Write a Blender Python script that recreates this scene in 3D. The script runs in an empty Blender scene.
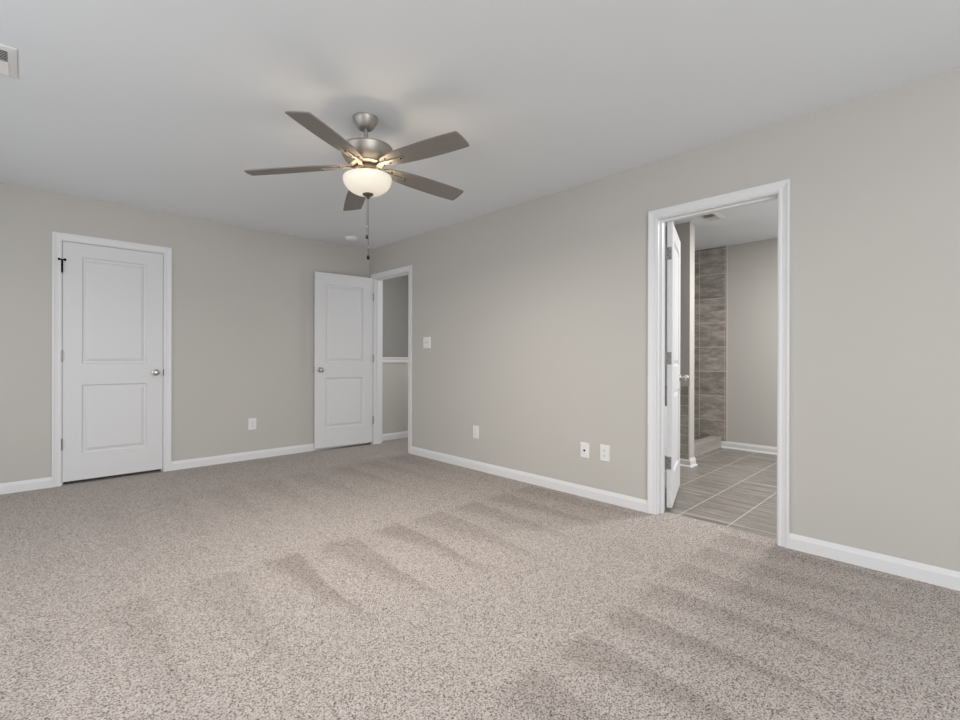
import bpy, bmesh, math, random
from mathutils import Matrix, Vector

S = bpy.context.scene
C = S.collection
R = math.radians
random.seed(4)

# ---------------------------------------------------------------- camera
CAM_H, FPX, YAW, ROLL = 1.0768, 472.877, 43.9475, 0.1292
cam_data = bpy.data.cameras.new('camera')
cam_data.sensor_fit = 'HORIZONTAL'
cam_data.sensor_width = 36.0
cam_data.lens = FPX / 960 * 36.0
cam_data.shift_y = -1.94 / 960
cam_data.shift_x = 0.4 / 960
cam_data.clip_start = 0.05
cam = bpy.data.objects.new('camera', cam_data)
C.objects.link(cam)
_fw = Vector((math.sin(R(YAW)), math.cos(R(YAW)), 0))
_rt = Vector((math.cos(R(YAW)), -math.sin(R(YAW)), 0))
_up = Vector((0, 0, 1))
_r2 = _rt * math.cos(R(ROLL)) + _up * math.sin(R(ROLL))
_u2 = -_rt * math.sin(R(ROLL)) + _up * math.cos(R(ROLL))
cam.matrix_world = Matrix(((_r2.x, _u2.x, -_fw.x, 0), (_r2.y, _u2.y, -_fw.y, 0),
                           (_r2.z, _u2.z, -_fw.z, CAM_H), (0, 0, 0, 1)))
S.camera = cam

# ---------------------------------------------------------------- world, daylight, exposure
S.view_settings.view_transform = 'Standard'
S.view_settings.look = 'None'
S.view_settings.gamma = 1.0
S.view_settings.use_curve_mapping = False
S.view_settings.exposure = 0.0

world = bpy.data.worlds.new('sky')
S.world = world
world.use_nodes = True
wn = world.node_tree.nodes
wn['Background'].inputs['Color'].default_value = (0.80, 0.88, 1.0, 1)
wn['Background'].inputs['Strength'].default_value = 0.6


def area_light(name, loc, target, sx, sy, watts, col=(1, 1, 1)):
    d = bpy.data.lights.new(name, 'AREA')
    d.shape = 'RECTANGLE'
    d.size, d.size_y = sx, sy
    d.energy = watts
    d.color = col
    o = bpy.data.objects.new(name, d)
    C.objects.link(o)
    o.location = loc
    o.rotation_euler = (Vector(target) - Vector(loc)).to_track_quat('-Z', 'Y').to_euler()
    return o


# daylight at the windows, plus unseen fill lights for dim areas
area_light('daylight_left_window', (-1.26, 1.9, 1.40), (2.2, 1.9, 0.2), 1.7, 1.4, 22, (0.955, 0.98, 1.0))
area_light('left_far_fill', (-1.26, 4.0, 1.40), (0.9, 4.0, 0.0), 1.2, 1.4, 12, (0.955, 0.98, 1.0))  # added light at an invented window, lifts the dim far floor
area_light('daylight_front_window', (0.2, -2.68, 1.40), (0.3, 3.4, 0.9), 2.3, 1.4, 120, (0.955, 0.98, 1.0))
area_light('daylight_bathroom_window', (5.0, -0.65, 1.55), (5.0, 2.0, 0.3), 1.1, 1.1, 24, (0.98, 0.99, 1.0))
area_light('hall_fill', (4.70, 4.6, 1.55), (3.3, 5.0, 1.2), 0.7, 0.9, 17, (0.98, 0.98, 0.98))  # added fill for the dim hall; no window stands here
area_light('bathroom_fill', (4.65, 0.8, 2.40), (4.7, 0.9, 0.0), 0.3, 0.3, 41, (1.0, 0.97, 0.94))  # unseen fill added to brighten the partition face; no fixture is built

# ---------------------------------------------------------------- room dimensions
XR, YB, H = 3.1425, 5.2766, 2.44          # right wall face, back wall face, ceiling height
XL, YF = -1.2, -2.6                       # left and front wall faces
TW = 0.115                                # partition thickness
XR2 = XR + TW                             # far side of the right wall
XB, YBN, YBF = 6.12, -0.6, 3.2            # bathroom: far wall, near end, far end
XH, YHN, YKN, YST = 4.75, 3.9, 5.30, 6.4  # hall: far end, near side, knee wall, stairwell far wall


# ---------------------------------------------------------------- materials
def new_mat(name, col, rough=0.6, metal=0.0, spec=0.5):
    m = bpy.data.materials.new(name)
    m.use_nodes = True
    b = m.node_tree.nodes['Principled BSDF']
    b.inputs['Base Color'].default_value = (*col, 1)
    b.inputs['Roughness'].default_value = rough
    b.inputs['Metallic'].default_value = metal
    b.inputs['Specular IOR Level'].default_value = spec
    return m


class NT:
    """small helper to wire shader nodes"""
    def __init__(self, m):
        self.t = m.node_tree
        self.n = self.t.nodes
        self.b = self.n['Principled BSDF']

    def add(self, kind, **kw):
        n = self.n.new(kind)
        for k, v in kw.items():
            setattr(n, k, v)
        return n

    def link(self, a, b):
        self.t.links.new(a, b)

    def val(self, sock, v):
        if isinstance(v, bpy.types.NodeSocket):
            self.link(v, sock)
        else:
            sock.default_value = v

    def math(self, op, a, b=0.0, c=0.0, clamp=False):
        n = self.add('ShaderNodeMath', operation=op, use_clamp=clamp)
        for i, v in enumerate((a, b, c)):
            self.val(n.inputs[i], v)
        return n.outputs[0]

    def noise(self, vec, scale, detail=2.0, rough=0.5):
        n = self.add('ShaderNodeTexNoise')
        self.link(vec, n.inputs['Vector'])
        n.inputs['Scale'].default_value = scale
        n.inputs['Detail'].default_value = detail
        n.inputs['Roughness'].default_value = rough
        return n.outputs['Fac']

    def mapping(self, vec, loc=(0, 0, 0), rot=(0, 0, 0), scale=(1, 1, 1)):
        n = self.add('ShaderNodeMapping')
        self.link(vec, n.inputs['Vector'])
        n.inputs['Location'].default_value = loc
        n.inputs['Rotation'].default_value = rot
        n.inputs['Scale'].default_value = scale
        return n.outputs['Vector']

    def objco(self):
        return self.add('ShaderNodeTexCoord').outputs['Object']

    def ramp(self, fac, stops):
        n = self.add('ShaderNodeValToRGB')
        e = n.color_ramp.elements
        while len(e) < len(stops):
            e.new(0.5)
        for el, (p, c) in zip(e, stops):
            el.position = p
            el.color = (*c, 1)
        self.link(fac, n.inputs['Fac'])
        return n.outputs['Color']

    def mix(self, fac, a, b, blend='MIX'):
        n = self.add('ShaderNodeMix', data_type='RGBA', blend_type=blend)
        self.val(n.inputs[0], fac)
        for s, v in ((n.inputs[6], a), (n.inputs[7], b)):
            if isinstance(v, bpy.types.NodeSocket):
                self.link(v, s)
            else:
                s.default_value = (*v, 1)
        return n.outputs[2]

    def bump(self, height, strength, dist):
        n = self.add('ShaderNodeBump')
        n.inputs['Strength'].default_value = strength
        n.inputs['Distance'].default_value = dist
        self.link(height, n.inputs['Height'])
        self.link(n.outputs['Normal'], self.b.inputs['Normal'])


def paint(name, col, rough=0.75, bump=0.05, scale=260):
    m = new_mat(name, col, rough, spec=0.3)
    t = NT(m)
    co = t.objco()
    n = t.noise(co, scale, 2.0)
    t.bump(n, bump, 0.002)
    big = t.noise(co, 0.9, 2.0)
    c = t.mix(big, tuple(x * 0.985 for x in col), tuple(min(1, x * 1.015) for x in col))
    t.link(c, t.b.inputs['Base Color'])
    return m


WALL = paint('greige_wall_paint', (0.525, 0.506, 0.475))
CEIL = paint('flat_white_ceiling_paint', (0.790, 0.820, 0.845), 0.9, 0.08, 140)
TRIM = paint('white_trim_paint', (0.74, 0.74, 0.75), 0.45, 0.02, 90)
DOORW = paint('white_door_paint', (0.70, 0.70, 0.71), 0.5, 0.04, 160)
HINGE = new_mat('aged_hinge_metal', (0.30, 0.295, 0.285), 0.40, 0.8)
NICKEL = new_mat('satin_nickel', (0.56, 0.54, 0.51), 0.28, 1.0)
DARKMETAL = new_mat('dark_worn_metal', (0.05, 0.05, 0.05), 0.4, 0.8)
PLASTIC = new_mat('white_plastic', (0.78, 0.78, 0.77), 0.35)
SLOT = new_mat('black_slot', (0.012, 0.012, 0.012), 0.6)
DUCT_SHADE = new_mat('duct_shade', (0.045, 0.045, 0.045), 0.8)
TUBW = new_mat('white_acrylic', (0.82, 0.82, 0.81), 0.15)
CHAIN = new_mat('dark_chain', (0.002, 0.002, 0.002), 0.95, spec=0.0)
FINIAL = new_mat('dark_bronze_finial', (0.16, 0.135, 0.115), 0.45, 0.8)
RUBBER = new_mat('black_rubber', (0.006, 0.006, 0.006), 0.85, spec=0.08)


def carpet_material():
    m = new_mat('speckled_tan_carpet', (0.4, 0.35, 0.32), 0.95, spec=0.1)
    t = NT(m)
    co = t.objco()
    sep = t.add('ShaderNodeSeparateXYZ')
    t.link(co, sep.inputs[0])
    x, y = sep.outputs['X'], sep.outputs['Y']
    # tufts: light tips, dark gaps
    vor = t.add('ShaderNodeTexVoronoi')
    t.link(co, vor.inputs['Vector'])
    vor.inputs['Scale'].default_value = 280
    vsep = t.add('ShaderNodeSeparateColor')
    t.link(vor.outputs['Color'], vsep.inputs[0])
    tuft = vsep.outputs[0]
    tuft2 = t.noise(co, 185, 2.0, 0.6)
    tt = t.math('ADD', t.math('MULTIPLY', tuft, 0.45), t.math('MULTIPLY', tuft2, 0.55))
    col = t.ramp(tt, [(0.26, (0.030, 0.024, 0.020)), (0.36, (0.230, 0.196, 0.176)),
                      (0.46, (0.420, 0.370, 0.340)), (0.74, (0.610, 0.555, 0.522))])
    patch = t.noise(co, 2.2, 3.0, 0.6)
    # vacuum-cleaner strokes: the pile lies the other way in wedges about 0.33 m apart, in three rows
    wob = t.math('MULTIPLY', t.math('SUBTRACT', t.noise(co, 1.1, 1.0), 0.5), 0.16)
    wob2 = t.math('MULTIPLY', t.math('SUBTRACT', t.noise(co, 20.0, 3.0, 0.7), 0.5), 0.12)
    total = None
    for y0, length, pitch, ph, amp in ((2.60, 1.15, 0.335, 0.105, 0.95), (1.07, 1.10, 0.31, 0.04, 0.85), (4.35, 1.45, 0.36, 0.20, 0.42)):
        d = t.math('SUBTRACT', y0, t.math('ADD', y, wob2))       # distance past the row's start
        v = t.math('DIVIDE', d, length)
        u = t.math('ADD', t.math('ADD', x, t.math('MULTIPLY', d, 0.075)), t.math('ADD', wob, t.math('MULTIPLY', wob2, 0.22)))
        uu = t.math('DIVIDE', t.math('SUBTRACT', u, ph), pitch)
        u = t.math('FRACT', uu)
        wn_ = t.add('ShaderNodeTexWhiteNoise', noise_dimensions='1D')
        t.link(t.math('ADD', t.math('FLOOR', uu), y0 * 7.3), wn_.inputs['W'])
        rnd = wn_.outputs['Value']
        edge = t.math('SUBTRACT', u, t.math('ADD', t.math('MULTIPLY', v, 0.74), t.math('ADD', 0.06, t.math('MULTIPLY', rnd, 0.20))))
        w = t.math('MULTIPLY', edge, 3.8, clamp=True)
        right = t.math('MULTIPLY', t.math('SUBTRACT', 1.0, u), 16.0, clamp=True)
        start = t.math('MULTIPLY', v, 22.0, clamp=True)
        end = t.math('MULTIPLY', t.math('SUBTRACT', 1.0, v), 4.0, clamp=True)
        w = t.math('MULTIPLY', t.math('MULTIPLY', t.math('MULTIPLY', w, right), t.math('MULTIPLY', start, end)), t.math('MULTIPLY', amp, t.math('ADD', 0.6, t.math('MULTIPLY', rnd, 0.5))))
        fade = t.math('MULTIPLY', t.math('SUBTRACT', 1.0, v), start, clamp=True)
        w = t.math('ADD', w, t.math('MULTIPLY', fade, 0.22 * amp))
        w = t.math('MULTIPLY', w, t.math('MULTIPLY_ADD', x, 0.7, 0.25, clamp=True))
        total = w if total is None else t.math('ADD', total, w)
    nap = t.math('MULTIPLY', total, t.math('ADD', 0.55, t.math('MULTIPLY', patch, 0.8)))
    col = t.mix(t.math('MULTIPLY', nap, 0.50, clamp=True), col, (0.56, 0.54, 0.52), 'MULTIPLY')
    col = t.mix(t.math('MULTIPLY', patch, 0.10), col, (0.62, 0.57, 0.53))
    t.link(col, t.b.inputs['Base Color'])
    t.bump(tt, 0.3, 0.006)
    return m


def bath_floor_material():
    m = new_mat('grey_streaked_floor_tile', (0.2, 0.19, 0.17), 0.38)
    t = NT(m)
    co = t.objco()
    sep = t.add('ShaderNodeSeparateXYZ')
    t.link(co, sep.inputs[0])
    row = t.math('FLOOR', t.math('DIVIDE', t.math('SUBTRACT', sep.outputs['Y'], 1.087), 0.3125))
    odd = t.math('COMPARE', t.math('FLOORED_MODULO', row, 4.0), 2.0, 0.1)
    cmb = t.add('ShaderNodeCombineXYZ')
    t.link(t.math('ADD', t.math('SUBTRACT', sep.outputs['X'], 3.345 - 6.2), t.math('MULTIPLY', odd, 0.22)), cmb.inputs[0])
    t.link(t.math('SUBTRACT', sep.outputs['Y'], 1.087 - 3.125), cmb.inputs[1])
    br = t.add('ShaderNodeTexBrick')
    br.offset = 0.0
    t.link(cmb.outputs[0], br.inputs['Vector'])
    br.inputs['Scale'].default_value = 1.0
    br.inputs['Brick Width'].default_value = 0.62
    br.inputs['Row Height'].default_value = 0.3125
    br.inputs['Mortar Size'].default_value = 0.0030
    br.inputs['Mortar Smooth'].default_value = 0.2
    br.inputs['Color1'].default_value = (0, 0, 0, 1)
    br.inputs['Color2'].default_value = (1, 1, 1, 1)
    br.inputs['Mortar'].default_value = (0.5, 0.5, 0.5, 1)
    streak = t.noise(t.mapping(co, scale=(26, 2.2, 1)), 1.0, 5.0, 0.65)
    fine = t.noise(t.mapping(co, scale=(90, 14, 1)), 1.0, 3.0, 0.6)
    f = t.math('ADD', t.math('MULTIPLY', streak, 0.75), t.math('MULTIPLY', fine, 0.25))
    col = t.ramp(f, [(0.36, (0.150, 0.134, 0.119)), (0.52, (0.260, 0.237, 0.214)), (0.68, (0.420, 0.390, 0.355))])
    tint = t.add('ShaderNodeRGBToBW')
    t.link(br.outputs['Color'], tint.inputs[0])
    col = t.mix(t.math('MULTIPLY', tint.outputs[0], 0.10), col, (0.30, 0.29, 0.27))
    col = t.mix(br.outputs['Fac'], col, (0.62, 0.60, 0.565))
    t.link(col, t.b.inputs['Base Color'])
    t.bump(t.math('SUBTRACT', 1.0, br.outputs['Fac']), 0.4, 0.002)
    return m


def wall_tile_material(name, axis_u, origin, bw, rh, cols, grout, veins=True, mortar=0.003):
    """tiles on an upright face: u is world x or y, v is world z"""
    m = new_mat(name, cols[1], 0.3)
    t = NT(m)
    co = t.objco()
    sep = t.add('ShaderNodeSeparateXYZ')
    t.link(co, sep.inputs[0])
    cmb = t.add('ShaderNodeCombineXYZ')
    t.link(t.math('SUBTRACT', sep.outputs[axis_u], origin[0] - 20 * bw), cmb.inputs[0])
    t.link(t.math('SUBTRACT', sep.outputs['Z'], origin[1] - 20 * rh), cmb.inputs[1])
    br = t.add('ShaderNodeTexBrick')
    br.offset = 0.0
    t.link(cmb.outputs[0], br.inputs['Vector'])
    br.inputs['Scale'].default_value = 1.0
    br.inputs['Brick Width'].default_value = bw
    br.inputs['Row Height'].default_value = rh
    br.inputs['Mortar Size'].default_value = mortar
    br.inputs['Mortar Smooth'].default_value = 0.1
    br.inputs['Color1'].default_value = (0, 0, 0, 1)
    br.inputs['Color2'].default_value = (1, 1, 1, 1)
    br.inputs['Mortar'].default_value = (0.5, 0.5, 0.5, 1)
    tint = t.add('ShaderNodeRGBToBW')
    t.link(br.outputs['Color'], tint.inputs[0])
    if veins:
        base = t.noise(t.mapping(co, rot=(R(32), 0, 0), scale=(3, 5, 17)), 1.0, 7.0, 0.74)
    else:
        base = t.noise(co, 14, 3.0, 0.6)
    f = t.math('ADD', base, t.math('MULTIPLY', t.math('SUBTRACT', tint.outputs[0], 0.5), 0.08))
    col = t.ramp(f, [(0.36, cols[0]), (0.52, cols[1]), (0.68, cols[2])])
    col = t.mix(br.outputs['Fac'], col, grout)
    t.link(col, t.b.inputs['Base Color'])
    t.bump(t.math('SUBTRACT', 1.0, br.outputs['Fac']), 0.4, 0.002)
    return m


CARPET = carpet_material()
BFLOOR = bath_floor_material()
SHOWER = wall_tile_material('dark_veined_shower_tile', 'Y', (2.360, 0.026), 0.30, 0.298,
                            ((0.215, 0.194, 0.176), (0.345, 0.316, 0.290), (0.520, 0.485, 0.450)), (0.66, 0.61, 0.56))
SPLASH = wall_tile_material('small_taupe_tile', 'Y', (1.945, 0.802), 0.30, 0.0985,
                            ((0.28, 0.265, 0.23), (0.33, 0.315, 0.275), (0.38, 0.365, 0.325)), (0.52, 0.50, 0.45), False)
STONE = new_mat('pale_stone_curb', (0.40, 0.37, 0.33), 0.45)
_t = NT(STONE)
_c = _t.ramp(_t.noise(_t.mapping(_t.objco(), scale=(3, 10, 18)), 1.0, 5.0, 0.65),
             [(0.3, (0.30, 0.275, 0.245)), (0.7, (0.50, 0.465, 0.42))])
_t.link(_c, _t.b.inputs['Base Color'])


def brushed(name, col, rough, metal, axis_scale):
    m = new_mat(name, col, rough, metal)
    t = NT(m)
    n = t.noise(t.mapping(t.objco(), scale=axis_scale), 1.0, 3.0, 0.6)
    c = t.mix(n, tuple(v * 0.86 for v in col), tuple(min(1, v * 1.14) for v in col))
    t.link(c, t.b.inputs['Base Color'])
    return m


FANMETAL = brushed('brushed_nickel', (0.40, 0.37, 0.335), 0.46, 0.8, (8, 8, 420))
BLADE = brushed('silver_grey_blade_laminate', (0.235, 0.215, 0.198), 0.5, 0.15, (5, 160, 5))


def bowl_material():
    m = new_mat('lit_alabaster_glass', (0.70, 0.66, 0.58), 0.25)
    t = NT(m)
    n = t.noise(t.mapping(t.objco(), scale=(9, 9, 16)), 1.0, 4.0, 0.6)
    c = t.ramp(n, [(0.35, (1.0, 0.86, 0.64)), (0.65, (1.0, 0.93, 0.78))])
    t.link(c, t.b.inputs['Emission Color'])
    t.b.inputs['Emission Strength'].default_value = 0.40
    return m


BOWL = bowl_material()
BULB = new_mat('lit_bulb', (0.9, 0.85, 0.75), 0.3)
BULB.node_tree.nodes['Principled BSDF'].inputs['Emission Color'].default_value = (1.0, 0.80, 0.55, 1)
BULB.node_tree.nodes['Principled BSDF'].inputs['Emission Strength'].default_value = 6.0


# ---------------------------------------------------------------- mesh helpers
def box(bm, lo, hi, bevel=0.0):
    r = bmesh.ops.create_cube(bm, size=1.0)
    vs = r['verts']
    for v in vs:
        v.co = Vector([(lo[i] + hi[i]) / 2 + v.co[i] * (hi[i] - lo[i]) for i in range(3)])
    if bevel:
        es = list({e for v in vs for e in v.link_edges})
        bmesh.ops.bevel(bm, geom=es, offset=bevel, segments=2, affect='EDGES', profile=0.5)


def lathe(bm, prof, seg=48, cap=True, M=None):
    """prof: list of (radius, z) from one end to the other"""
    rings = []
    for r, z in prof:
        if r < 1e-6:
            rings.append([bm.verts.new((0, 0, z))])
        else:
            rings.append([bm.verts.new((r * math.cos(2 * math.pi * i / seg), r * math.sin(2 * math.pi * i / seg), z)) for i in range(seg)])
    for a, b in zip(rings, rings[1:]):
        for i in range(seg):
            j = (i + 1) % seg
            if len(a) == 1 and len(b) == 1:
                continue
            if len(a) == 1:
                bm.faces.new((a[0], b[i], b[j]))
            elif len(b) == 1:
                bm.faces.new((a[i], a[j], b[0]))
            else:
                bm.faces.new((a[i], a[j], b[j], b[i]))
    if cap:
        for rg in (rings[0], rings[-1]):
            if len(rg) > 2:
                bm.faces.new(rg)
    bmesh.ops.recalc_face_normals(bm, faces=bm.faces)
    if M is not None:
        bmesh.ops.transform(bm, matrix=M, verts=bm.verts)
    return bm


def tube(bm, a, b, r, seg=12):
    a, b = Vector(a), Vector(b)
    q = (b - a).to_track_quat('Z', 'Y')
    rings = []
    for p in (a, b):
        rings.append([bm.verts.new(p + q @ Vector((r * math.cos(2 * math.pi * i / seg), r * math.sin(2 * math.pi * i / seg), 0))) for i in range(seg)])
    for i in range(seg):
        j = (i + 1) % seg
        bm.faces.new((rings[0][i], rings[0][j], rings[1][j], rings[1][i]))
    bm.faces.new(rings[0][::-1])
    bm.faces.new(rings[1])


def extrude_outline(bm, pts, z0, z1, bevel=0.0):
    vs = [bm.verts.new((p[0], p[1], z0)) for p in pts]
    f = bm.faces.new(vs)
    r = bmesh.ops.extrude_face_region(bm, geom=[f])
    for v in [e for e in r['geom'] if isinstance(e, bmesh.types.BMVert)]:
        v.co.z = z1
    bmesh.ops.recalc_face_normals(bm, faces=bm.faces)


def sweep(bm, prof, path, normals):
    """profile (a, b): a along the in-plane miter direction, b along the outward direction; path points with a miter vector each"""
    rings = []
    for p, (m, o) in zip(path, normals):
        rings.append([bm.verts.new(Vector(p) + Vector(m) * a + Vector(o) * b) for a, b in prof])
    n = len(prof)
    for A, B in zip(rings, rings[1:]):
        for i in range(n):
            j = (i + 1) % n
            bm.faces.new((A[i], A[j], B[j], B[i]))
    bm.faces.new(rings[0])
    bm.faces.new(rings[-1][::-1])
    bmesh.ops.recalc_face_normals(bm, faces=bm.faces)


def obj(name, bm, mat, parent=None, smooth=False):
    me = bpy.data.meshes.new(name)
    bm.to_mesh(me)
    bm.free()
    if smooth:
        for p in me.polygons:
            p.use_smooth = True
        me.set_sharp_from_angle(angle=R(38))
    me.materials.append(mat)
    o = bpy.data.objects.new(name, me)
    C.objects.link(o)
    if parent is not None:
        o.parent = parent
    return o


def tag(o, label, cat, group=None, kind=None):
    o['label'] = label
    o['category'] = cat
    if group:
        o['group'] = group
    if kind:
        o['kind'] = kind
    return o


def empty(name, loc, rz=0.0):
    o = bpy.data.objects.new(name, None)
    o.empty_display_size = 0.1
    C.objects.link(o)
    o.location = loc
    o.rotation_euler = (0, 0, rz)
    return o


def slab_with_holes(bm, axis, d0, d1, us, vs, holes):
    """wall between planes d0 and d1 on 'x' or 'y'; us/vs cut lines; holes (u0,u1,v0,v1)"""
    us = sorted(set(us) | {h[i] for h in holes for i in (0, 1)})
    vs = sorted(set(vs) | {h[i] for h in holes for i in (2, 3)})

    def P(u, v, d):
        return (d, u, v) if axis == 'x' else (u, d, v)

    cache = {}

    def V(u, v, d):
        k = (u, v, d)
        if k not in cache:
            cache[k] = bm.verts.new(P(u, v, d))
        return cache[k]

    def solid(i, j):
        if i < 0 or j < 0 or i >= len(us) - 1 or j >= len(vs) - 1:
            return False
        cu, cv = (us[i] + us[i + 1]) / 2, (vs[j] + vs[j + 1]) / 2
        return not any(h[0] < cu < h[1] and h[2] < cv < h[3] for h in holes)

    for i in range(len(us) - 1):
        for j in range(len(vs) - 1):
            if not solid(i, j):
                continue
            a, b, c, d = (us[i], vs[j]), (us[i + 1], vs[j]), (us[i + 1], vs[j + 1]), (us[i], vs[j + 1])
            bm.faces.new([V(*p, d0) for p in (a, b, c, d)])
            bm.faces.new([V(*p, d1) for p in (d, c, b, a)])
            for (p, q, ni, nj) in ((a, b, i, j - 1), (b, c, i + 1, j), (c, d, i, j + 1), (d, a, i - 1, j)):
                if not solid(ni, nj):
                    bm.faces.new([V(*p, d0), V(*p, d1), V(*q, d1), V(*q, d0)])
    bmesh.ops.recalc_face_normals(bm, faces=bm.faces)
    return bm


def struct(name, bm, mat, label, cat, parent=None):
    o = obj(name, bm, mat, parent)
    tag(o, label, cat, kind='structure')
    return o


# ---------------------------------------------------------------- shell
HALL_Y0, HALL_Y1, HALL_Z = 4.406, 5.166, 2.072      # rough openings
BATH_Y0, BATH_Y1, BATH_Z = 0.758, 1.512, 2.055
CLO_X0, CLO_X1, CLO_Z = 0.222, 0.954, 2.066

bm = bmesh.new()
pts = [(XL - .1, YF - .1), (3.245, YF - .1), (3.245, 3.85), (XH + .1, 3.85), (XH + .1, YKN + 0.02), (XR2, YKN + 0.02), (XR2, 6.0), (XL - .1, 6.0)]
extrude_outline(bm, pts, -0.06, 0.0)
struct('floor', bm, CARPET, 'speckled tan cut-pile carpet with vacuum stroke marks covering the bedroom floor', 'carpet')
bm = bmesh.new()
box(bm, (3.245, YBN - .1, -0.06), (XB + .12, YBF + .12, -0.006))
struct('floor_bathroom', bm, BFLOOR, 'grey streaked rectangular floor tiles with pale grout beyond the bathroom doorway', 'floor')
bm = bmesh.new()
box(bm, (XL - .1, YF - .1, H), (XB + .12, YST + .1, H + .1))
struct('ceiling', bm, CEIL, 'smooth flat white ceiling the fan hangs from', 'ceiling')

bm = bmesh.new()
slab_with_holes(bm, 'x', XR, XR2, [YF - .1, YST], [0.0, H],
                [(HALL_Y0, HALL_Y1, -0.0, HALL_Z), (BATH_Y0, BATH_Y1, -0.0, BATH_Z)])
struct('wall_right', bm, WALL, 'long greige wall at right with the hall doorway and the bathroom doorway', 'wall')
bm = bmesh.new()
slab_with_holes(bm, 'y', YB, YB + TW, [XL - .1, XR], [0.0, H], [(CLO_X0, CLO_X1, 0.0, CLO_Z)])
struct('wall_back', bm, WALL, 'greige back wall holding the closed closet door', 'wall')
bm = bmesh.new()
slab_with_holes(bm, 'x', XL - .1, XL, [YF, YB], [0.0, H], [(1.0, 2.8, 0.65, 2.15), (3.35, 4.65, 0.65, 2.15)])
struct('wall_left', bm, WALL, 'greige wall with a window to the left of the viewer', 'wall')
bm = bmesh.new()
slab_with_holes(bm, 'y', YF - .1, YF, [XL - .1, XR], [0.0, H], [(-1.0, 1.4, 0.65, 2.15)])
struct('wall_front', bm, WALL, 'greige wall with a window behind the viewer', 'wall')
bm = bmesh.new()
slab_with_holes(bm, 'y', 6.0, 6.1, [XL - .1, XR], [0.0, H], [])
struct('wall_closet', bm, WALL, 'plain wall at the back of the closet', 'wall')

# windows (frames in their openings)
def window(name, axis, d0, d1, u0, u1, z0, z1, label):
    w = tag(empty(name, (0, 0, 0)), label, 'window', kind='structure')
    um, zm = (u0 + u1) / 2, (z0 + z1) / 2
    bars = [(u0, u0 + .05, z0, z1), (u1 - .05, u1, z0, z1), (u0, u1, z0, z0 + .05), (u0, u1, z1 - .05, z1), (um - .03, um + .03, z0, z1), (u0, u1, zm - .02, zm + .02)]
    bm = bmesh.new()
    for a, b, c, d in bars:
        if axis == 'x':
            box(bm, (d0, a, c), (d1, b, d))
        else:
            box(bm, (a, d0, c), (b, d1, d))
    obj('window_frame', bm, TRIM, w)


window('window_1', 'x', XL - .045, XL - .005, 1.0, 2.8, 0.65, 2.15, 'white framed window in the left wall')
window('added_window', 'x', XL - .045, XL - .005, 3.35, 4.65, 0.65, 2.15, 'unseen white framed window added in the left wall to light the far end')  # invented window, there only to carry the extra light on the far end
window('window_2', 'y', YF - .045, YF - .005, -1.0, 1.4, 0.65, 2.15, 'white framed window in the wall behind the viewer')

# bathroom shell
bm = bmesh.new()
slab_with_holes(bm, 'x', XB, XB + .1, [YBN - .1, YBF + .1], [-0.006, H], [])
struct('wall_bathroom', bm, WALL, 'greige end wall of the bathroom right of the shower tile', 'wall')
bm = bmesh.new()
slab_with_holes(bm, 'y', YBN - .1, YBN, [XR2, XB], [-0.006, H], [(4.4, 5.6, 0.95, 2.15)])
struct('wall_bathroom_near', bm, WALL, 'bathroom wall with a window out of sight', 'wall')
window('window_3', 'y', YBN - .045, YBN - .005, 4.4, 5.6, 0.95, 2.15, 'white framed bathroom window')
bm = bmesh.new()
slab_with_holes(bm, 'y', YBF, YBF + .1, [XR2, XB], [-0.006, H], [])
struct('wall_bathroom_far', bm, WALL, 'bathroom wall behind the bathtub', 'wall')

# shower: stub wall with small tile on its tub side, dark tile on the end wall, curb
SX0, SX1, SY = 4.778, 4.893, 1.940
bm = bmesh.new()
box(bm, (SX0, SY, -0.006), (SX1, YBF, H))
stub = struct('wall_shower', bm, WALL, 'greige partition end standing between bathtub and shower', 'wall')
bm = bmesh.new()
box(bm, (SX0 - .008, SY + .004, 0.0), (SX0, YBF, 0.802))
obj('tile_wainscot', bm, SPLASH, stub)['label'] = 'small taupe tiles in rows'
bm = bmesh.new()
box(bm, (XB - .010, 2.047, 0.080), (XB, YBF, H))
st = struct('wall_shower_tile', bm, SHOWER, 'dark brown veined tiles covering the shower wall up to the ceiling', 'wall tile')
bm = bmesh.new()
box(bm, (XB - .012, 2.038, 0.085), (XB, 2.047, H))
obj('edge_trim', bm, new_mat('pale_tile_edge', (0.55, 0.52, 0.48), 0.4), st)
curb = empty('shower_curb', (5.5, 2.15, -0.006))
tag(curb, 'low pale stone curb at the foot of the dark shower tile', 'shower curb')
bm = bmesh.new()
box(bm, (SX1 - 5.5, -0.05, 0), (XB - .012 - 5.5, 0.06, 0.113), 0.002)
obj('curb_base', bm, STONE, curb)
bm = bmesh.new()
box(bm, (SX1 - 5.5, -0.057, 0.1132), (XB - .012 - 5.5, 0.067, 0.133), 0.004)
obj('curb_cap', bm, STONE, curb)

# bathtub beside the partition
tub = empty('bathtub', (4.0, 2.65, -0.006))
tag(tub, 'white bathtub behind the open bathroom door, seen through the hinge gap', 'bathtub')
bm = bmesh.new()
hx, hy, hz = 0.735, 0.52, 0.60
box(bm, (-hx, -hy, 0), (hx, -hy + .025, hz - .035))
obj('apron', bm, TUBW, tub)
bm = bmesh.new()
rings = []
for (dx, dy, z) in ((0, 0, hz - .035), (0, 0, hz), (.11, .10, hz), (.14, .13, hz - .02), (.20, .17, .16), (.26, .22, .11)):
    rings.append([bm.verts.new((sx * (hx - dx), sy * (hy - dy), z)) for sx, sy in ((-1, -1), (1, -1), (1, 1), (-1, 1))])
for a, b in zip(rings, rings[1:]):
    for i in range(4):
        bm.faces.new((a[i], a[(i + 1) % 4], b[(i + 1) % 4], b[i]))
bm.faces.new(rings[-1])
bmesh.ops.recalc_face_normals(bm, faces=bm.faces)
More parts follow.
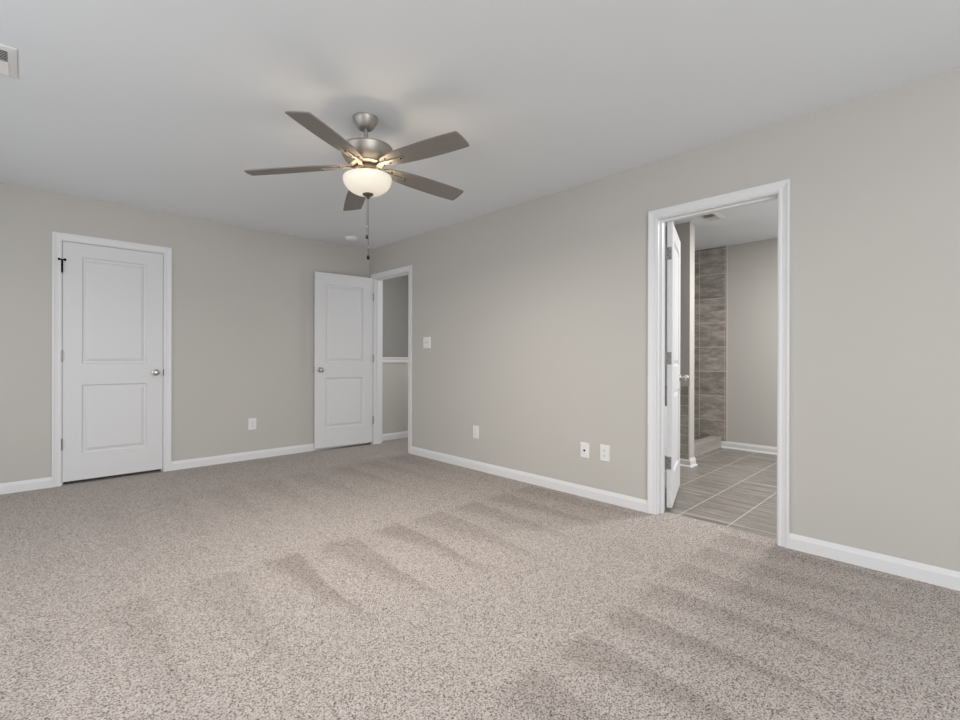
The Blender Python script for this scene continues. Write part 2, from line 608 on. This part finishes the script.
obj('basin', bm, TUBW, tub)

# hall beyond the far doorway
bm = bmesh.new()
box(bm, (XR2, YKN, 0.0), (XH, YKN + .115, 1.062))
knee = struct('wall_hall', bm, WALL, 'greige half wall along the stairwell seen through the far doorway', 'wall')
bm = bmesh.new()
box(bm, (XR2, YKN - .022, 1.062), (XH, YKN + .137, 1.0845), 0.004)
obj('wall_cap', bm, TRIM, knee)['label'] = 'white painted cap board'
bm = bmesh.new()
prof = [(0, 0), (.010, 0), (.014, .014), (.014, .040), (.018, .0515), (0, .0515)]
sweep(bm, prof, [(XR2, YKN, 1.0105), (XH, YKN, 1.0105)], [((0, -1, 0), (0, 0, 1))] * 2)
obj('cap_moulding', bm, TRIM, knee)
bm = bmesh.new()
slab_with_holes(bm, 'y', YST, YST + .1, [XR - .1, XH + .1], [-1.3, H], [])
struct('wall_stairwell', bm, WALL, 'shaded greige wall across the stairwell above the half wall', 'wall')
bm = bmesh.new()
slab_with_holes(bm, 'x', XH, XH + .1, [YHN - .1, YST], [-1.3, H], [])
struct('wall_hall_end', bm, WALL, 'greige wall closing the hall', 'wall')
bm = bmesh.new()
slab_with_holes(bm, 'y', YHN - .1, YHN, [XR2, XH], [0.0, H], [])
struct('wall_hall_near', bm, WALL, 'greige near side wall of the hall', 'wall')

# ---------------------------------------------------------------- baseboards
BASE = [(0, 0), (.013, 0), (.013, .060), (.0105, .066), (.0085, .074), (.0045, .085), (0, .085)]


def baseboard(name, pts, outs, label, z=0.0, shoe=False):
    """pts: list of floor points along the wall; outs: outward (a-axis) miter vector at each"""
    bm = bmesh.new()
    sweep(bm, BASE, [(p[0], p[1], z) for p in pts], [(Vector((*o, 0)), Vector((0, 0, 1))) for o in outs])
    o = struct(name, bm, TRIM, label, 'baseboard')
    if shoe:
        bm = bmesh.new()
        q = [(.013, 0), (.026, 0), (.0255, .006), (.023, .012), (.018, .016), (.013, .018)]
        sweep(bm, q, [(p[0], p[1], z) for p in pts], [(Vector((*o_, 0)), Vector((0, 0, 1))) for o_ in outs])
        obj('shoe_moulding', bm, TRIM, o)
    return o


baseboard('baseboard_back', [(XL, YB), (0.168, YB)], [(0, -1)] * 2, 'white baseboard along the back wall left of the closet door')
baseboard('baseboard_back_corner', [(1.0105, YB), (XR - .013, YB)], [(0, -1)] * 2, 'white baseboard running from the closet door behind the open hall door')
baseboard('baseboard_right', [(XR, 1.556), (XR, 4.3575)], [(-1, 0)] * 2, 'white baseboard along the right wall between the two doorways')
baseboard('baseboard_right_near', [(XR, YF), (XR, 0.7145)], [(-1, 0)] * 2, 'white baseboard along the right wall nearest the viewer')
baseboard('baseboard_hall', [(XR2, YKN), (XH, YKN)], [(0, -1)] * 2, 'white baseboard at the foot of the hall half wall')
baseboard('baseboard_bathroom', [(XB, YBN), (XB, 2.098)], [(-1, 0)] * 2, 'white baseboard under the bathroom end wall', -0.006, True)
baseboard('baseboard_shower', [(SX0, SY + .12), (SX0, SY), (SX1, SY), (SX1, SY + .10)],
          [(-1, 0), (-1, -1), (1, -1), (1, 0)], 'white baseboard wrapped around the partition end beside the shower', -0.006, True)

# ---------------------------------------------------------------- door casings and jambs
CAS = [(0, 0), (0, .0085), (.006, .0105), (.014, .0105), (.018, .0085), (.024, .0095), (.038, .0125), (.043, .0155), (.049, .0170), (.057, .0165), (.057, 0)]


def casing_mesh(u0, u1, z1, P, out):
    """three mitred legs around an opening whose clear casing edge is u0..u1, z1; P maps (u, z) to world; out is outward normal"""
    bm = bmesh.new()
    path, nrm = [], []
    for (u, z, mu, mz) in ((u0, 0.0, -1, 0), (u0, z1, -1, 1), (u1, z1, 1, 1), (u1, 0.0, 1, 0)):
        path.append(P(u, z))
        m = Vector(P(mu, mz)) - Vector(P(0, 0))
        nrm.append((m, Vector(out)))
    sweep(bm, CAS, path, nrm)
    return bm


def frame(name, axis, d0, d1, outsign, u0, u1, z1, rough, label, stop, both=True, zfloor=0.0):
    """trim around an opening: casing on both faces, jamb lining, stop strip. u0..u1,z1 clear jamb opening"""
    t = tag(empty(name, (0, 0, 0)), label, 'door frame', kind='structure')
    rev = 0.006
    face = d0 if outsign < 0 else d1

    def mk(d):
        if axis == 'x':
            return lambda u, z: (d, u, z)
        return lambda u, z: (u, d, z)
    o = (outsign, 0, 0) if axis == 'x' else (0, outsign, 0)
    obj('casing', casing_mesh(u0 - rev, u1 + rev, z1 + rev, mk(face), o), TRIM, t)
    if both:
        o2 = tuple(-k for k in o)
        obj('casing', casing_mesh(u0 - rev, u1 + rev, z1 + rev, mk(d1 if outsign < 0 else d0), o2), TRIM, t)
    ru0, ru1, rz = rough
    bm = bmesh.new()
    for (a, b, c, d) in ((ru0, u0, zfloor, rz), (u1, ru1, zfloor, rz), (u0, u1, z1, rz)):
        if axis == 'x':
            box(bm, (d0, a, c), (d1, b, d))
        else:
            box(bm, (a, d0, c), (b, d1, d))
    obj('jamb', bm, TRIM, t)
    bm = bmesh.new()
    s0, s1 = stop
    for (a, b, c, d) in ((u0, u0 + .010, zfloor, z1), (u1 - .010, u1, zfloor, z1), (u0 + .010, u1 - .010, z1 - .010, z1)):
        if axis == 'x':
            box(bm, (s0, a, c), (s1, b, d))
        else:
            box(bm, (a, s0, c), (b, s1, d))
    obj('door_stop', bm, TRIM, t)
    return t


frame('trim_1', 'y', YB, YB + TW, -1, 0.231, 0.947, 2.052, (CLO_X0, CLO_X1, CLO_Z),
      'white moulded casing around the closed closet door', (YB + .037, YB + .072), both=False)
frame('trim_2', 'x', XR, XR2, -1, 4.421, 5.152, 2.056, (HALL_Y0, HALL_Y1, HALL_Z),
      'white moulded casing around the far hall doorway at the corner', (XR + .037, XR + .072))
frame('trim_3', 'x', XR, XR2, -1, 0.776, 1.494, 2.035, (BATH_Y0, BATH_Y1, BATH_Z),
      'white moulded casing around the bathroom doorway', (XR + .043, XR + .078))


# ---------------------------------------------------------------- doors
def door_slab_bm(W, Hh, T, panels):
    """two-panel moulded slab, x 0..W, z 0..Hh, faces at y 0 (front) and y T (back)"""
    bm = bmesh.new()
    xs = sorted({0, W} | {p[i] for p in panels for i in (0, 1)})
    zs = sorted({0, Hh} | {p[i] for p in panels for i in (2, 3)})
    cache = {}

    def V(x, y, z):
        k = (round(x, 5), round(y, 5), round(z, 5))
        if k not in cache:
            cache[k] = bm.verts.new((x, y, z))
        return cache[k]
    rings = ((0.0, 0.0), (0.003, 0.0060), (0.009, 0.0125), (0.026, 0.0130), (0.030, 0.0070), (0.046, 0.0015))
    for y0, sg in ((0.0, 1), (T, -1)):
        for i in range(len(xs) - 1):
            for j in range(len(zs) - 1):
                a, b, c, d = xs[i], xs[i + 1], zs[j], zs[j + 1]
                if any(abs(p[0] - a) < 1e-6 and abs(p[1] - b) < 1e-6 and abs(p[2] - c) < 1e-6 and abs(p[3] - d) < 1e-6 for p in panels):
                    loops = []
                    for ins, dep in rings:
                        y = y0 + sg * dep
                        loops.append([V(a + ins, y, c + ins), V(b - ins, y, c + ins), V(b - ins, y, d - ins), V(a + ins, y, d - ins)])
                    for A, B in zip(loops, loops[1:]):
                        for k in range(4):
                            bm.faces.new((A[k], A[(k + 1) % 4], B[(k + 1) % 4], B[k]))
                    bm.faces.new(loops[-1])
                else:
                    bm.faces.new((V(a, y0, c), V(b, y0, c), V(b, y0, d), V(a, y0, d)))
    for i in range(len(xs) - 1):
        for z in (0, Hh):
            bm.faces.new((V(xs[i], 0, z), V(xs[i + 1], 0, z), V(xs[i + 1], T, z), V(xs[i], T, z)))
    for j in range(len(zs) - 1):
        for x in (0, W):
            bm.faces.new((V(x, 0, zs[j]), V(x, 0, zs[j + 1]), V(x, T, zs[j + 1]), V(x, T, zs[j])))
    bmesh.ops.recalc_face_normals(bm, faces=bm.faces)
    return bm


KNOB = [(0, .0), (.0315, .0), (.0315, .004), (.027, .009), (.013, .011), (.0115, .014), (.0115, .030), (.017, .036), (.0245, .043),
        (.0272, .052), (.0262, .060), (.021, .0665), (.012, .070), (0, .071)]


def make_door(name, W, Hh, pin_loc, rz, hinge_left_yface, label, knob_h=0.935, gap=0.028, hinges=(0.33, 1.08, 1.81), knobs=(True, True), leafdetail=True):
    """Root Empty at the hinge pin on the floor. The slab runs along local +x, thickness along local +y from y0."""
    d = empty(name, pin_loc, rz)
    tag(d, label, 'door', kind='structure')
    T = 0.035
    y0 = hinge_left_yface
    x0 = 0.004
    sw = 0.124
    zp = [(sw, W - sw, 0.222, 0.812), (sw, W - sw, 0.992, 1.905)]
    slab = obj('door_slab', door_slab_bm(W, Hh, T, zp), DOORW, d)
    slab.location = (x0, y0, gap)
    for on, side in zip(knobs, (0, 1)):
        if not on:
            continue
        bm = lathe(bmesh.new(), KNOB[:5] + [(0, .011)], 32)
        k = obj('knob_rosette', bm, NICKEL, d, True)
        k.location = (x0 + W - .060, y0 if side == 0 else y0 + T, knob_h)
        k.rotation_euler = (R(90), 0, 0) if side == 0 else (R(-90), 0, 0)
        bm = lathe(bmesh.new(), [(0, .0105)] + KNOB[4:], 32)
        kk = obj('door_knob', bm, NICKEL, d, True)
        kk.location = k.location
        kk.rotation_euler = k.rotation_euler
        kk['label'] = 'round satin nickel knob'
    bm = bmesh.new()
    box(bm, (x0 + W, y0 + T / 2 - .0125, knob_h - .028), (x0 + W + .0016, y0 + T / 2 + .0125, knob_h + .028))
    box(bm, (x0 + W, y0 + T / 2 - .006, knob_h - .009), (x0 + W + .009, y0 + T / 2 + .006, knob_h + .009))
    obj('latch_plate', bm, NICKEL, d)
    for hz in hinges:
        bm = bmesh.new()
        for k in range(5):
            tube(bm, (0, 0, hz - .0445 + k * .0178), (0, 0, hz - .0445 + k * .0178 + .0168), .0062, 16)
        tube(bm, (0, 0, hz - .050), (0, 0, hz + .050), .0042, 12)
        h = obj('hinge', bm, HINGE, d, True)
        if leafdetail:
            bm = bmesh.new()
            y_a, y_b = (0.0, y0 + T - .006) if y0 > -0.01 else (y0 + .006, 0.0)
            box(bm, (x0 - .0022, min(y_a, y_b), hz - .0445), (x0, max(y_a, y_b), hz + .0445))
            lf = obj('hinge_leaf', bm, HINGE, h)
            bm = bmesh.new()
            ym = (y_a + y_b) / 2
            for dz, dy in ((-.031, -.006), (-.013, .006), (.013, -.006), (.031, .006)):
                tube(bm, (x0 - .0022, ym + dy, hz + dz), (x0 - .0030, ym + dy, hz + dz), .0038, 12)
            obj('hinge_screws', bm, DARKMETAL, h)
    return d


# closet door: closed, hinged at its left, opens into the room (front face flush with the casing side)
clo = make_door('door_1', 0.710, 2.020, (0.2295, YB - .0060, 0), 0.0, 0.0075, 'closed white two-panel closet door in the back wall', 0.936, 0.028, (0.345, 1.086, 1.825), (True, False), False)
bm = bmesh.new()
hz = 1.893
tube(bm, (0, -.004, hz - .105), (0, -.004, hz), .0068, 12)
tube(bm, (-.004, -.004, hz), (-.018, -.014, hz), .0055, 10)
tube(bm, (.004, -.004, hz), (.016, -.010, hz), .0055, 10)
tube(bm, (-.018, -.014, hz), (-.023, -.016, hz), .0105, 12)
tube(bm, (.016, -.010, hz), (.021, -.007, hz), .0105, 12)
o = obj('hinge_pin_stop', bm, RUBBER, clo, True)
o['label'] = 'dark metal hinge pin stop on the top hinge'
bm = bmesh.new()
box(bm, (0.7165, .000, .906), (0.7195, .0300, .966))
obj('strike_plate', bm, DARKMETAL, clo)

# hall door: opened against the back wall, hinge at the corner side of the hall doorway
_a = math.atan2(0.063, -0.72)
make_door('door_2', 0.722, 2.037, (XR - .0130, 5.151, 0), _a, -0.0430, 'white two-panel hall door standing open against the back wall', 0.937, 0.030, (0.30, 1.07, 1.83), (True, True))

# bathroom door: swung into the bathroom on hinges at the left jamb
make_door('door_3', 0.695, 2.018, (XR2 + .0060, 1.492, 0), R(18.8), -0.0430, 'white bathroom door swung open into the bathroom with satin hinges', 0.920, 0.026, (0.340, 1.078, 1.818), (True, True))


# ---------------------------------------------------------------- ceiling fan
FQ = Vector((1.39993, 2.38083, 2.13214)) + _rt * 0.004
N_ = Vector((-0.0145, 0.04605, 1.0)).normalized()
TILT = Vector((0, 0, 1)).rotation_difference(N_).to_matrix().to_4x4()
axis_pt = lambda z: FQ + N_ * ((z - FQ.z) / N_.z)
top = axis_pt(H)
fan = tag(empty('ceiling_fan', (top.x, top.y, H)), 'five-blade brushed nickel ceiling fan with a lit glass bowl', 'ceiling fan')
INV = Matrix.Translation(-Vector((top.x, top.y, H)))


def fan_part(name, bm, mat, parent, M, smooth=True):
    o = obj(name, bm, mat, None, smooth)
    o.parent = parent
    o.matrix_parent_inverse = Matrix.Identity(4)
    if parent == fan:
        o.matrix_basis = INV @ M
    else:
        o.matrix_basis = M
    return o


FM = Matrix.Translation(FQ) @ TILT        # local z 0 is the blade plane
fan_part('canopy', lathe(bmesh.new(), [(0, 0), (.071, 0), (.0715, -.006), (.069, -.014), (.058, -.036), (.046, -.054), (.038, -.062), (.032, -.064), (.022, -.060), (0, -.060)]),
         FANMETAL, fan, Matrix.Translation((top.x, top.y, H)))
fan_part('downrod', lathe(bmesh.new(), [(0, .270), (.0120, .270), (.0120, .135), (.019, .130), (.019, .122), (0, .122)], 24), FANMETAL, fan, FM)
fan_part('motor_housing', lathe(bmesh.new(), [(0, .128), (.030, .128), (.128, .127), (.1475, .1265), (.1480, .1235), (.1475, .1205), (.1440, .1195), (.1405, .110), (.132, .086), (.116, .063), (.100, .049), (.096, .044), (.096, .034), (.088, .029), (.060, .026), (0, .026)], 64),
         FANMETAL, fan, FM)
fan_part('flywheel', lathe(bmesh.new(), [(0, .026), (.068, .026), (.072, .022), (.072, .008), (.066, .004), (0, .004)], 48), new_mat('dark_flywheel', (0.10, 0.085, 0.07), 0.5, 0.4), fan, FM)
fan_part('switch_housing', lathe(bmesh.new(), [(0, .004), (.050, .004), (.054, 0), (.054, -.022), (.054, -.030), (.062, -.034), (.062, -.039), (0, -.039)], 48), FANMETAL, fan, FM)
bowl_prof = [(.128, -.0330), (.1345, -.0350), (.1355, -.0400)]
for k in range(1, 15):
    a = k / 14 * math.pi / 2
    bowl_prof.append((.1355 * math.cos(a) ** 0.80 if k < 14 else .012, -.0400 - .0885 * math.sin(a)))
inner = [(max(.006, r - .005), z + .005) for r, z in bowl_prof[2:]][::-1]
bowl = fan_part('light_bowl', lathe(bmesh.new(), bowl_prof + inner + [(.123, -.034)], 64, cap=False), BOWL, fan, FM)
bowl['label'] = 'lit cream glass bowl'
fan_part('finial', lathe(bmesh.new(), [(0, -.124), (.008, -.124), (.030, -.1265), (.030, -.131), (.024, -.136), (.013, -.139), (.009, -.143), (.011, -.148), (.007, -.153), (0, -.154)], 32), FINIAL, fan, FM)
for k in range(2):
    a = R(40 + 180 * k)
    bm = bmesh.new()
    bmesh.ops.create_uvsphere(bm, u_segments=20, v_segments=12, radius=.017)
    b = fan_part('light_bulb', bm, BULB, fan, FM @ Matrix.Translation((.058 * math.cos(a), .058 * math.sin(a), -.078)))

# blade outline, x from the axis outward
CONE = lambda x: 0.026 * max(0.0, (0.654 - x)) / 0.454
TH0, PIT = 3.70721, -0.19714
for k in range(5):
    Mb = FM @ Matrix.Rotation(TH0 + k * 2 * math.pi / 5, 4, 'Z')
    Mp = Mb @ Matrix.Rotation(PIT, 4, 'X')
    bm = bmesh.new()
    # strips so that the blade can bend slightly
    up, lo = [], []
    xs = [.100, .108, .125, .150, .190, .230, .300, .400, .480, .560, .6505, .6555, .6580, .6590]
    wd = {.100: .012, .108: .024, .125: .034, .150: .041, .190: .049, .230: .0555, .300: .0610, .400: .0655, .480: .0665, .560: .0655, .6505: .0622, .6555: .052, .6580: .030, .6590: .004}
    for x in xs:
        z = CONE(x)
        up.append([bm.verts.new((x, s * wd[x], z + .003)) for s in (-1, 1)])
        lo.append([bm.verts.new((x, s * wd[x], z - .003)) for s in (-1, 1)])
    for i in range(len(xs) - 1):
        bm.faces.new((up[i][0], up[i + 1][0], up[i + 1][1], up[i][1]))
        bm.faces.new((lo[i][0], lo[i][1], lo[i + 1][1], lo[i + 1][0]))
        for s in (0, 1):
            bm.faces.new((up[i][s], lo[i][s], lo[i + 1][s], up[i + 1][s]))
    bm.faces.new((up[0][0], up[0][1], lo[0][1], lo[0][0]))
    bm.faces.new((up[-1][0], up[-1][1], lo[-1][1], lo[-1][0]))
    bmesh.ops.recalc_face_normals(bm, faces=bm.faces)
    blade = fan_part('blade', bm, BLADE, fan, Mp, False)
    # blade arm: a nickel bracket from the flywheel to three screws under the blade root
    bm = bmesh.new()
    sec = [(.060, .012, .014, .004), (.085, .013, .014, .004), (.100, .012, .0205, .0035), (.130, .010, .0225, .003), (.165, .0085, .0205, .003), (.205, .0065, .0185, .003), (.232, .0065, .017, .003), (.240, .0115, .0165, .003), (.256, .0115, .0158, .003), (.262, .006, .0155, .003)]
    rs = []
    for x, w, z, h in sec:
        rs.append([bm.verts.new((x, -w, z - h)), bm.verts.new((x, w, z - h)), bm.verts.new((x, w, z + h)), bm.verts.new((x, -w, z + h))])
    for A, B in zip(rs, rs[1:]):
        for i in range(4):
            bm.faces.new((A[i], A[(i + 1) % 4], B[(i + 1) % 4], B[i]))
    bm.faces.new(rs[0])
    bm.faces.new(rs[-1])
    bmesh.ops.recalc_face_normals(bm, faces=bm.faces)
    arm = obj('blade_arm', bm, FANMETAL, blade)
    for (sx, sy) in ((.150, -.022), (.150, .022), (.248, 0)):
        bm = bmesh.new()
        zz = (.0165 if sx > .2 else .0285)
        tube(bm, (sx, sy, zz - .0025), (sx, sy, zz - .0075), .0050, 12)
        obj('screw', bm, DARKMETAL, blade)

# pull chains with dark bobs hanging from the finial
fin = FM @ Vector((0, 0, -.152))
for dx, zb in ((-.0065, 1.752), (.0005, 1.634)):
    p = fin + _rt * dx
    c0 = Matrix.Translation((p.x, p.y, 0))
    bm = bmesh.new()
    z = fin.z + .004
    n = int((z - zb - .026) / .0046)
    for i in range(n):
        bmesh.ops.create_icosphere(bm, subdivisions=1, radius=.0017, matrix=Matrix.Translation((0, 0, z - i * .0046)))
    tube(bm, (0, 0, z), (0, 0, zb + .024), .0007, 6)
    ch = fan_part('pull_chain', bm, CHAIN, fan, c0)
    bm = lathe(bmesh.new(), [(0, zb + .028), (.0035, zb + .028), (.0072, zb + .024), (.0080, zb + .014), (.0074, zb + .003), (.004, zb), (0, zb)], 16)
    b = obj('chain_bob', bm, RUBBER, ch, True)
    b['label'] = 'small black bob at the end of the chain'
    bm = lathe(bmesh.new(), [(0, zb + .075), (.0026, zb + .074), (.0026, zb + .066), (0, zb + .065)], 12)
    obj('chain_connector', bm, NICKEL, ch, True)

ld = bpy.data.lights.new('fan_lamp', 'POINT')
ld.energy = 4.0
ld.color = (1.0, 0.80, 0.56)
ld.shadow_soft_size = 0.05
lo_ = bpy.data.objects.new('fan_lamp', ld)
C.objects.link(lo_)
lo_.parent = fan
lo_.matrix_basis = INV @ (FM @ Matrix.Translation((0, 0, -.100)))


ad = bpy.data.lights.new('bowl_light', 'AREA')
ad.shape = 'DISK'
ad.size = 0.26
ad.energy = 25.0
ad.color = (1.0, 0.93, 0.84)
ao = bpy.data.objects.new('bowl_light', ad)
C.objects.link(ao)
ao.parent = fan
ao.matrix_basis = INV @ (FM @ Matrix.Translation((0, 0, -.165)))

# ---------------------------------------------------------------- ceiling registers, smoke detector
def register(name, loc, rz, label, L=0.305, W=0.175):
    """white two-way register, long axis along local x away from the viewer"""
    v = tag(empty(name, loc, rz), label, 'air vent', 'ceiling air registers')
    bm = bmesh.new()
    b = 0.030
    slab_with_holes(bm, 'y', 0, 1, [-L / 2, L / 2], [-W / 2, W / 2], [(-L / 2 + b, L / 2 - b, -W / 2 + b, W / 2 - b)])
    for q in bm.verts:
        x, y, z = q.co
        edge = abs(x) > L / 2 - .001 or abs(z) > W / 2 - .001
        q.co = Vector((x, z, 0.0 if y < .5 else (-.004 if edge else -.010)))
    bmesh.ops.recalc_face_normals(bm, faces=bm.faces)
    obj('vent_frame', bm, PLASTIC, v)
    bm = bmesh.new()
    box(bm, (-L / 2 + b, -W / 2 + b, -.0015), (L / 2 - b, W / 2 - b, 0))
    obj('duct_shade_plate', bm, DUCT_SHADE, v)  # flat plate on a solid ceiling; dark colour stands in for duct shade
    n = 16
    x0, x1 = -L / 2 + b, L / 2 - b
    for i in range(n):
        x = x0 + (x1 - x0) * (i + .5) / n
        sg = 1 if i < n / 2 else -1
        bm = bmesh.new()
        hl = .0030 if sg > 0 else .0074
        box(bm, (-hl, -W / 2 + b, -.0006), (hl, W / 2 - b, .0006))
        bmesh.ops.transform(bm, matrix=Matrix.Translation((x, 0, -.0075)) @ Matrix.Rotation(R(-30) if sg > 0 else R(48), 4, 'Y'), verts=bm.verts)
        obj('louver', bm, PLASTIC, v)
    bm = bmesh.new()
    box(bm, (-.003, -W / 2 + b, -.0125), (.003, W / 2 - b, -.0015))
    obj('center_bar', bm, PLASTIC, v)
    return v


register('ceiling_vent', (-0.112, 3.085, H), R(90), 'white ceiling register at the left edge above the closet side')
register('ceiling_vent', (4.742, 1.725, H), 0.0, 'white ceiling register inside the bathroom above the doorway view', 0.285, 0.165)

sd = tag(empty('smoke_detector', (2.668, 4.865, H)), 'round white smoke detector on the ceiling near the far corner', 'smoke detector')
bm = lathe(bmesh.new(), [(0, 0), (.068, 0), (.070, -.004), (.070, -.012), (.066, -.016), (0, -.016)], 40)
obj('mounting_plate', bm, PLASTIC, sd, True)
bm = lathe(bmesh.new(), [(0, -.016), (.062, -.016), (.064, -.019), (.060, -.030), (.050, -.035), (.030, -.037), (0, -.037)], 40)
obj('cover', bm, PLASTIC, sd, True)
bm = lathe(bmesh.new(), [(0, -.037), (.011, -.037), (.010, -.039), (0, -.0395)], 16)
obj('test_button', bm, PLASTIC, sd, True)


# ---------------------------------------------------------------- wall plates
def plate_root(name, loc, on, label, cat, group=None):
    rz = R(-90) if on == 'right' else 0.0      # local -y faces the room
    return tag(empty(name, loc, rz), label, cat, group)


def plate_bm(w, h):
    bm = bmesh.new()
    rings = []
    for ins, y in ((0, 0), (0, -.003), (.004, -.0065), (.012, -.0072)):
        rings.append([bm.verts.new((sx * (w / 2 - ins), y, sz * (h / 2 - ins))) for sx, sz in ((-1, -1), (1, -1), (1, 1), (-1, 1))])
    for a, b in zip(rings, rings[1:]):
        for i in range(4):
            bm.faces.new((a[i], a[(i + 1) % 4], b[(i + 1) % 4], b[i]))
    bm.faces.new(rings[0])
    bm.faces.new(rings[-1])
    bmesh.ops.recalc_face_normals(bm, faces=bm.faces)
    return bm


def screw(parent, x, z, y=-.0072):
    bm = bmesh.new()
    tube(bm, (x, y, z), (x, y - .0012, z), .0032, 12)
    obj('screw', bm, PLASTIC, parent)


def outlet(loc, on, label):
    r = plate_root('wall_outlet', loc, on, label, 'outlet', 'duplex wall outlets')
    obj('cover_plate', plate_bm(.080, .124), PLASTIC, r)
    screw(r, 0, 0)
    for dz in (-.0195, .0195):
        bm = bmesh.new()
        pts = []
        for i in range(24):
            a = 2 * math.pi * i / 24
            pts.append((max(-.0165, min(.0165, .0178 * math.cos(a))), max(-.0135, min(.0135, .0172 * math.sin(a)))))
        extrude_outline(bm, pts, 0, .0022)
        bmesh.ops.transform(bm, matrix=Matrix.Translation((0, -.0072, dz)) @ Matrix.Rotation(R(90), 4, 'X'), verts=bm.verts)
        f = obj('receptacle', bm, PLASTIC, r)
        for sx, sh in ((-.0063, .0042), (.0063, .0034)):
            bm = bmesh.new()
            box(bm, (sx - .0012, -.0098, dz + .003 - sh), (sx + .0012, -.0093, dz + .003 + sh))
            obj('slot', bm, SLOT, f)
        bm = bmesh.new()
        tube(bm, (0, -.0093, dz - .0075), (0, -.0098, dz - .0075), .0026, 12)
        obj('ground_hole', bm, SLOT, f)
    return r


outlet((1.744, YB, 0.373), 'back', 'white duplex outlet on the back wall between closet and open hall door')
outlet((XR, 3.308, 0.363), 'right', 'white duplex outlet alone on the right wall below the light switch')
outlet((XR, 1.902, 0.366), 'right', 'white duplex outlet on the right wall beside the bathroom doorway')

r = plate_root('cable_jack', (XR, 2.078, 0.362), 'right', 'white cable jack plate with one dark port beside the nearer outlet', 'cable jack')
obj('cover_plate', plate_bm(.080, .122), PLASTIC, r)
bm = lathe(bmesh.new(), [(0, 0), (.0075, 0), (.0075, .002), (.0050, .0025), (.0050, .009), (0, .009)], 16, True, Matrix.Translation((0, -.0072, 0)) @ Matrix.Rotation(R(90), 4, 'X'))
obj('coax_port', bm, DARKMETAL, r, True)
screw(r, 0, .042)
screw(r, 0, -.042)

r = plate_root('light_switch', (XR, 4.080, 1.242), 'right', 'white two-gang light switch plate beside the far doorway', 'light switch')
obj('cover_plate', plate_bm(.126, .126), PLASTIC, r)
for sx, up in ((-.023, 1), (.023, -1)):
    bm = bmesh.new()
    box(bm, (sx - .0055, -.0080, -.0125), (sx + .0055, -.0070, .0125))
    s = obj('switch_slot', bm, new_mat('switch_recess', (0.45, 0.45, 0.44), 0.5), r)
    bm = bmesh.new()
    box(bm, (-.0042, -.014, -.005), (.0042, 0, .005), .0012)
    bmesh.ops.transform(bm, matrix=Matrix.Translation((sx, -.0078, .003 * up)) @ Matrix.Rotation(R(28) * up, 4, 'X'), verts=bm.verts)
    obj('toggle', bm, PLASTIC, r)
    screw(r, sx, .030)
    screw(r, sx, -.030)
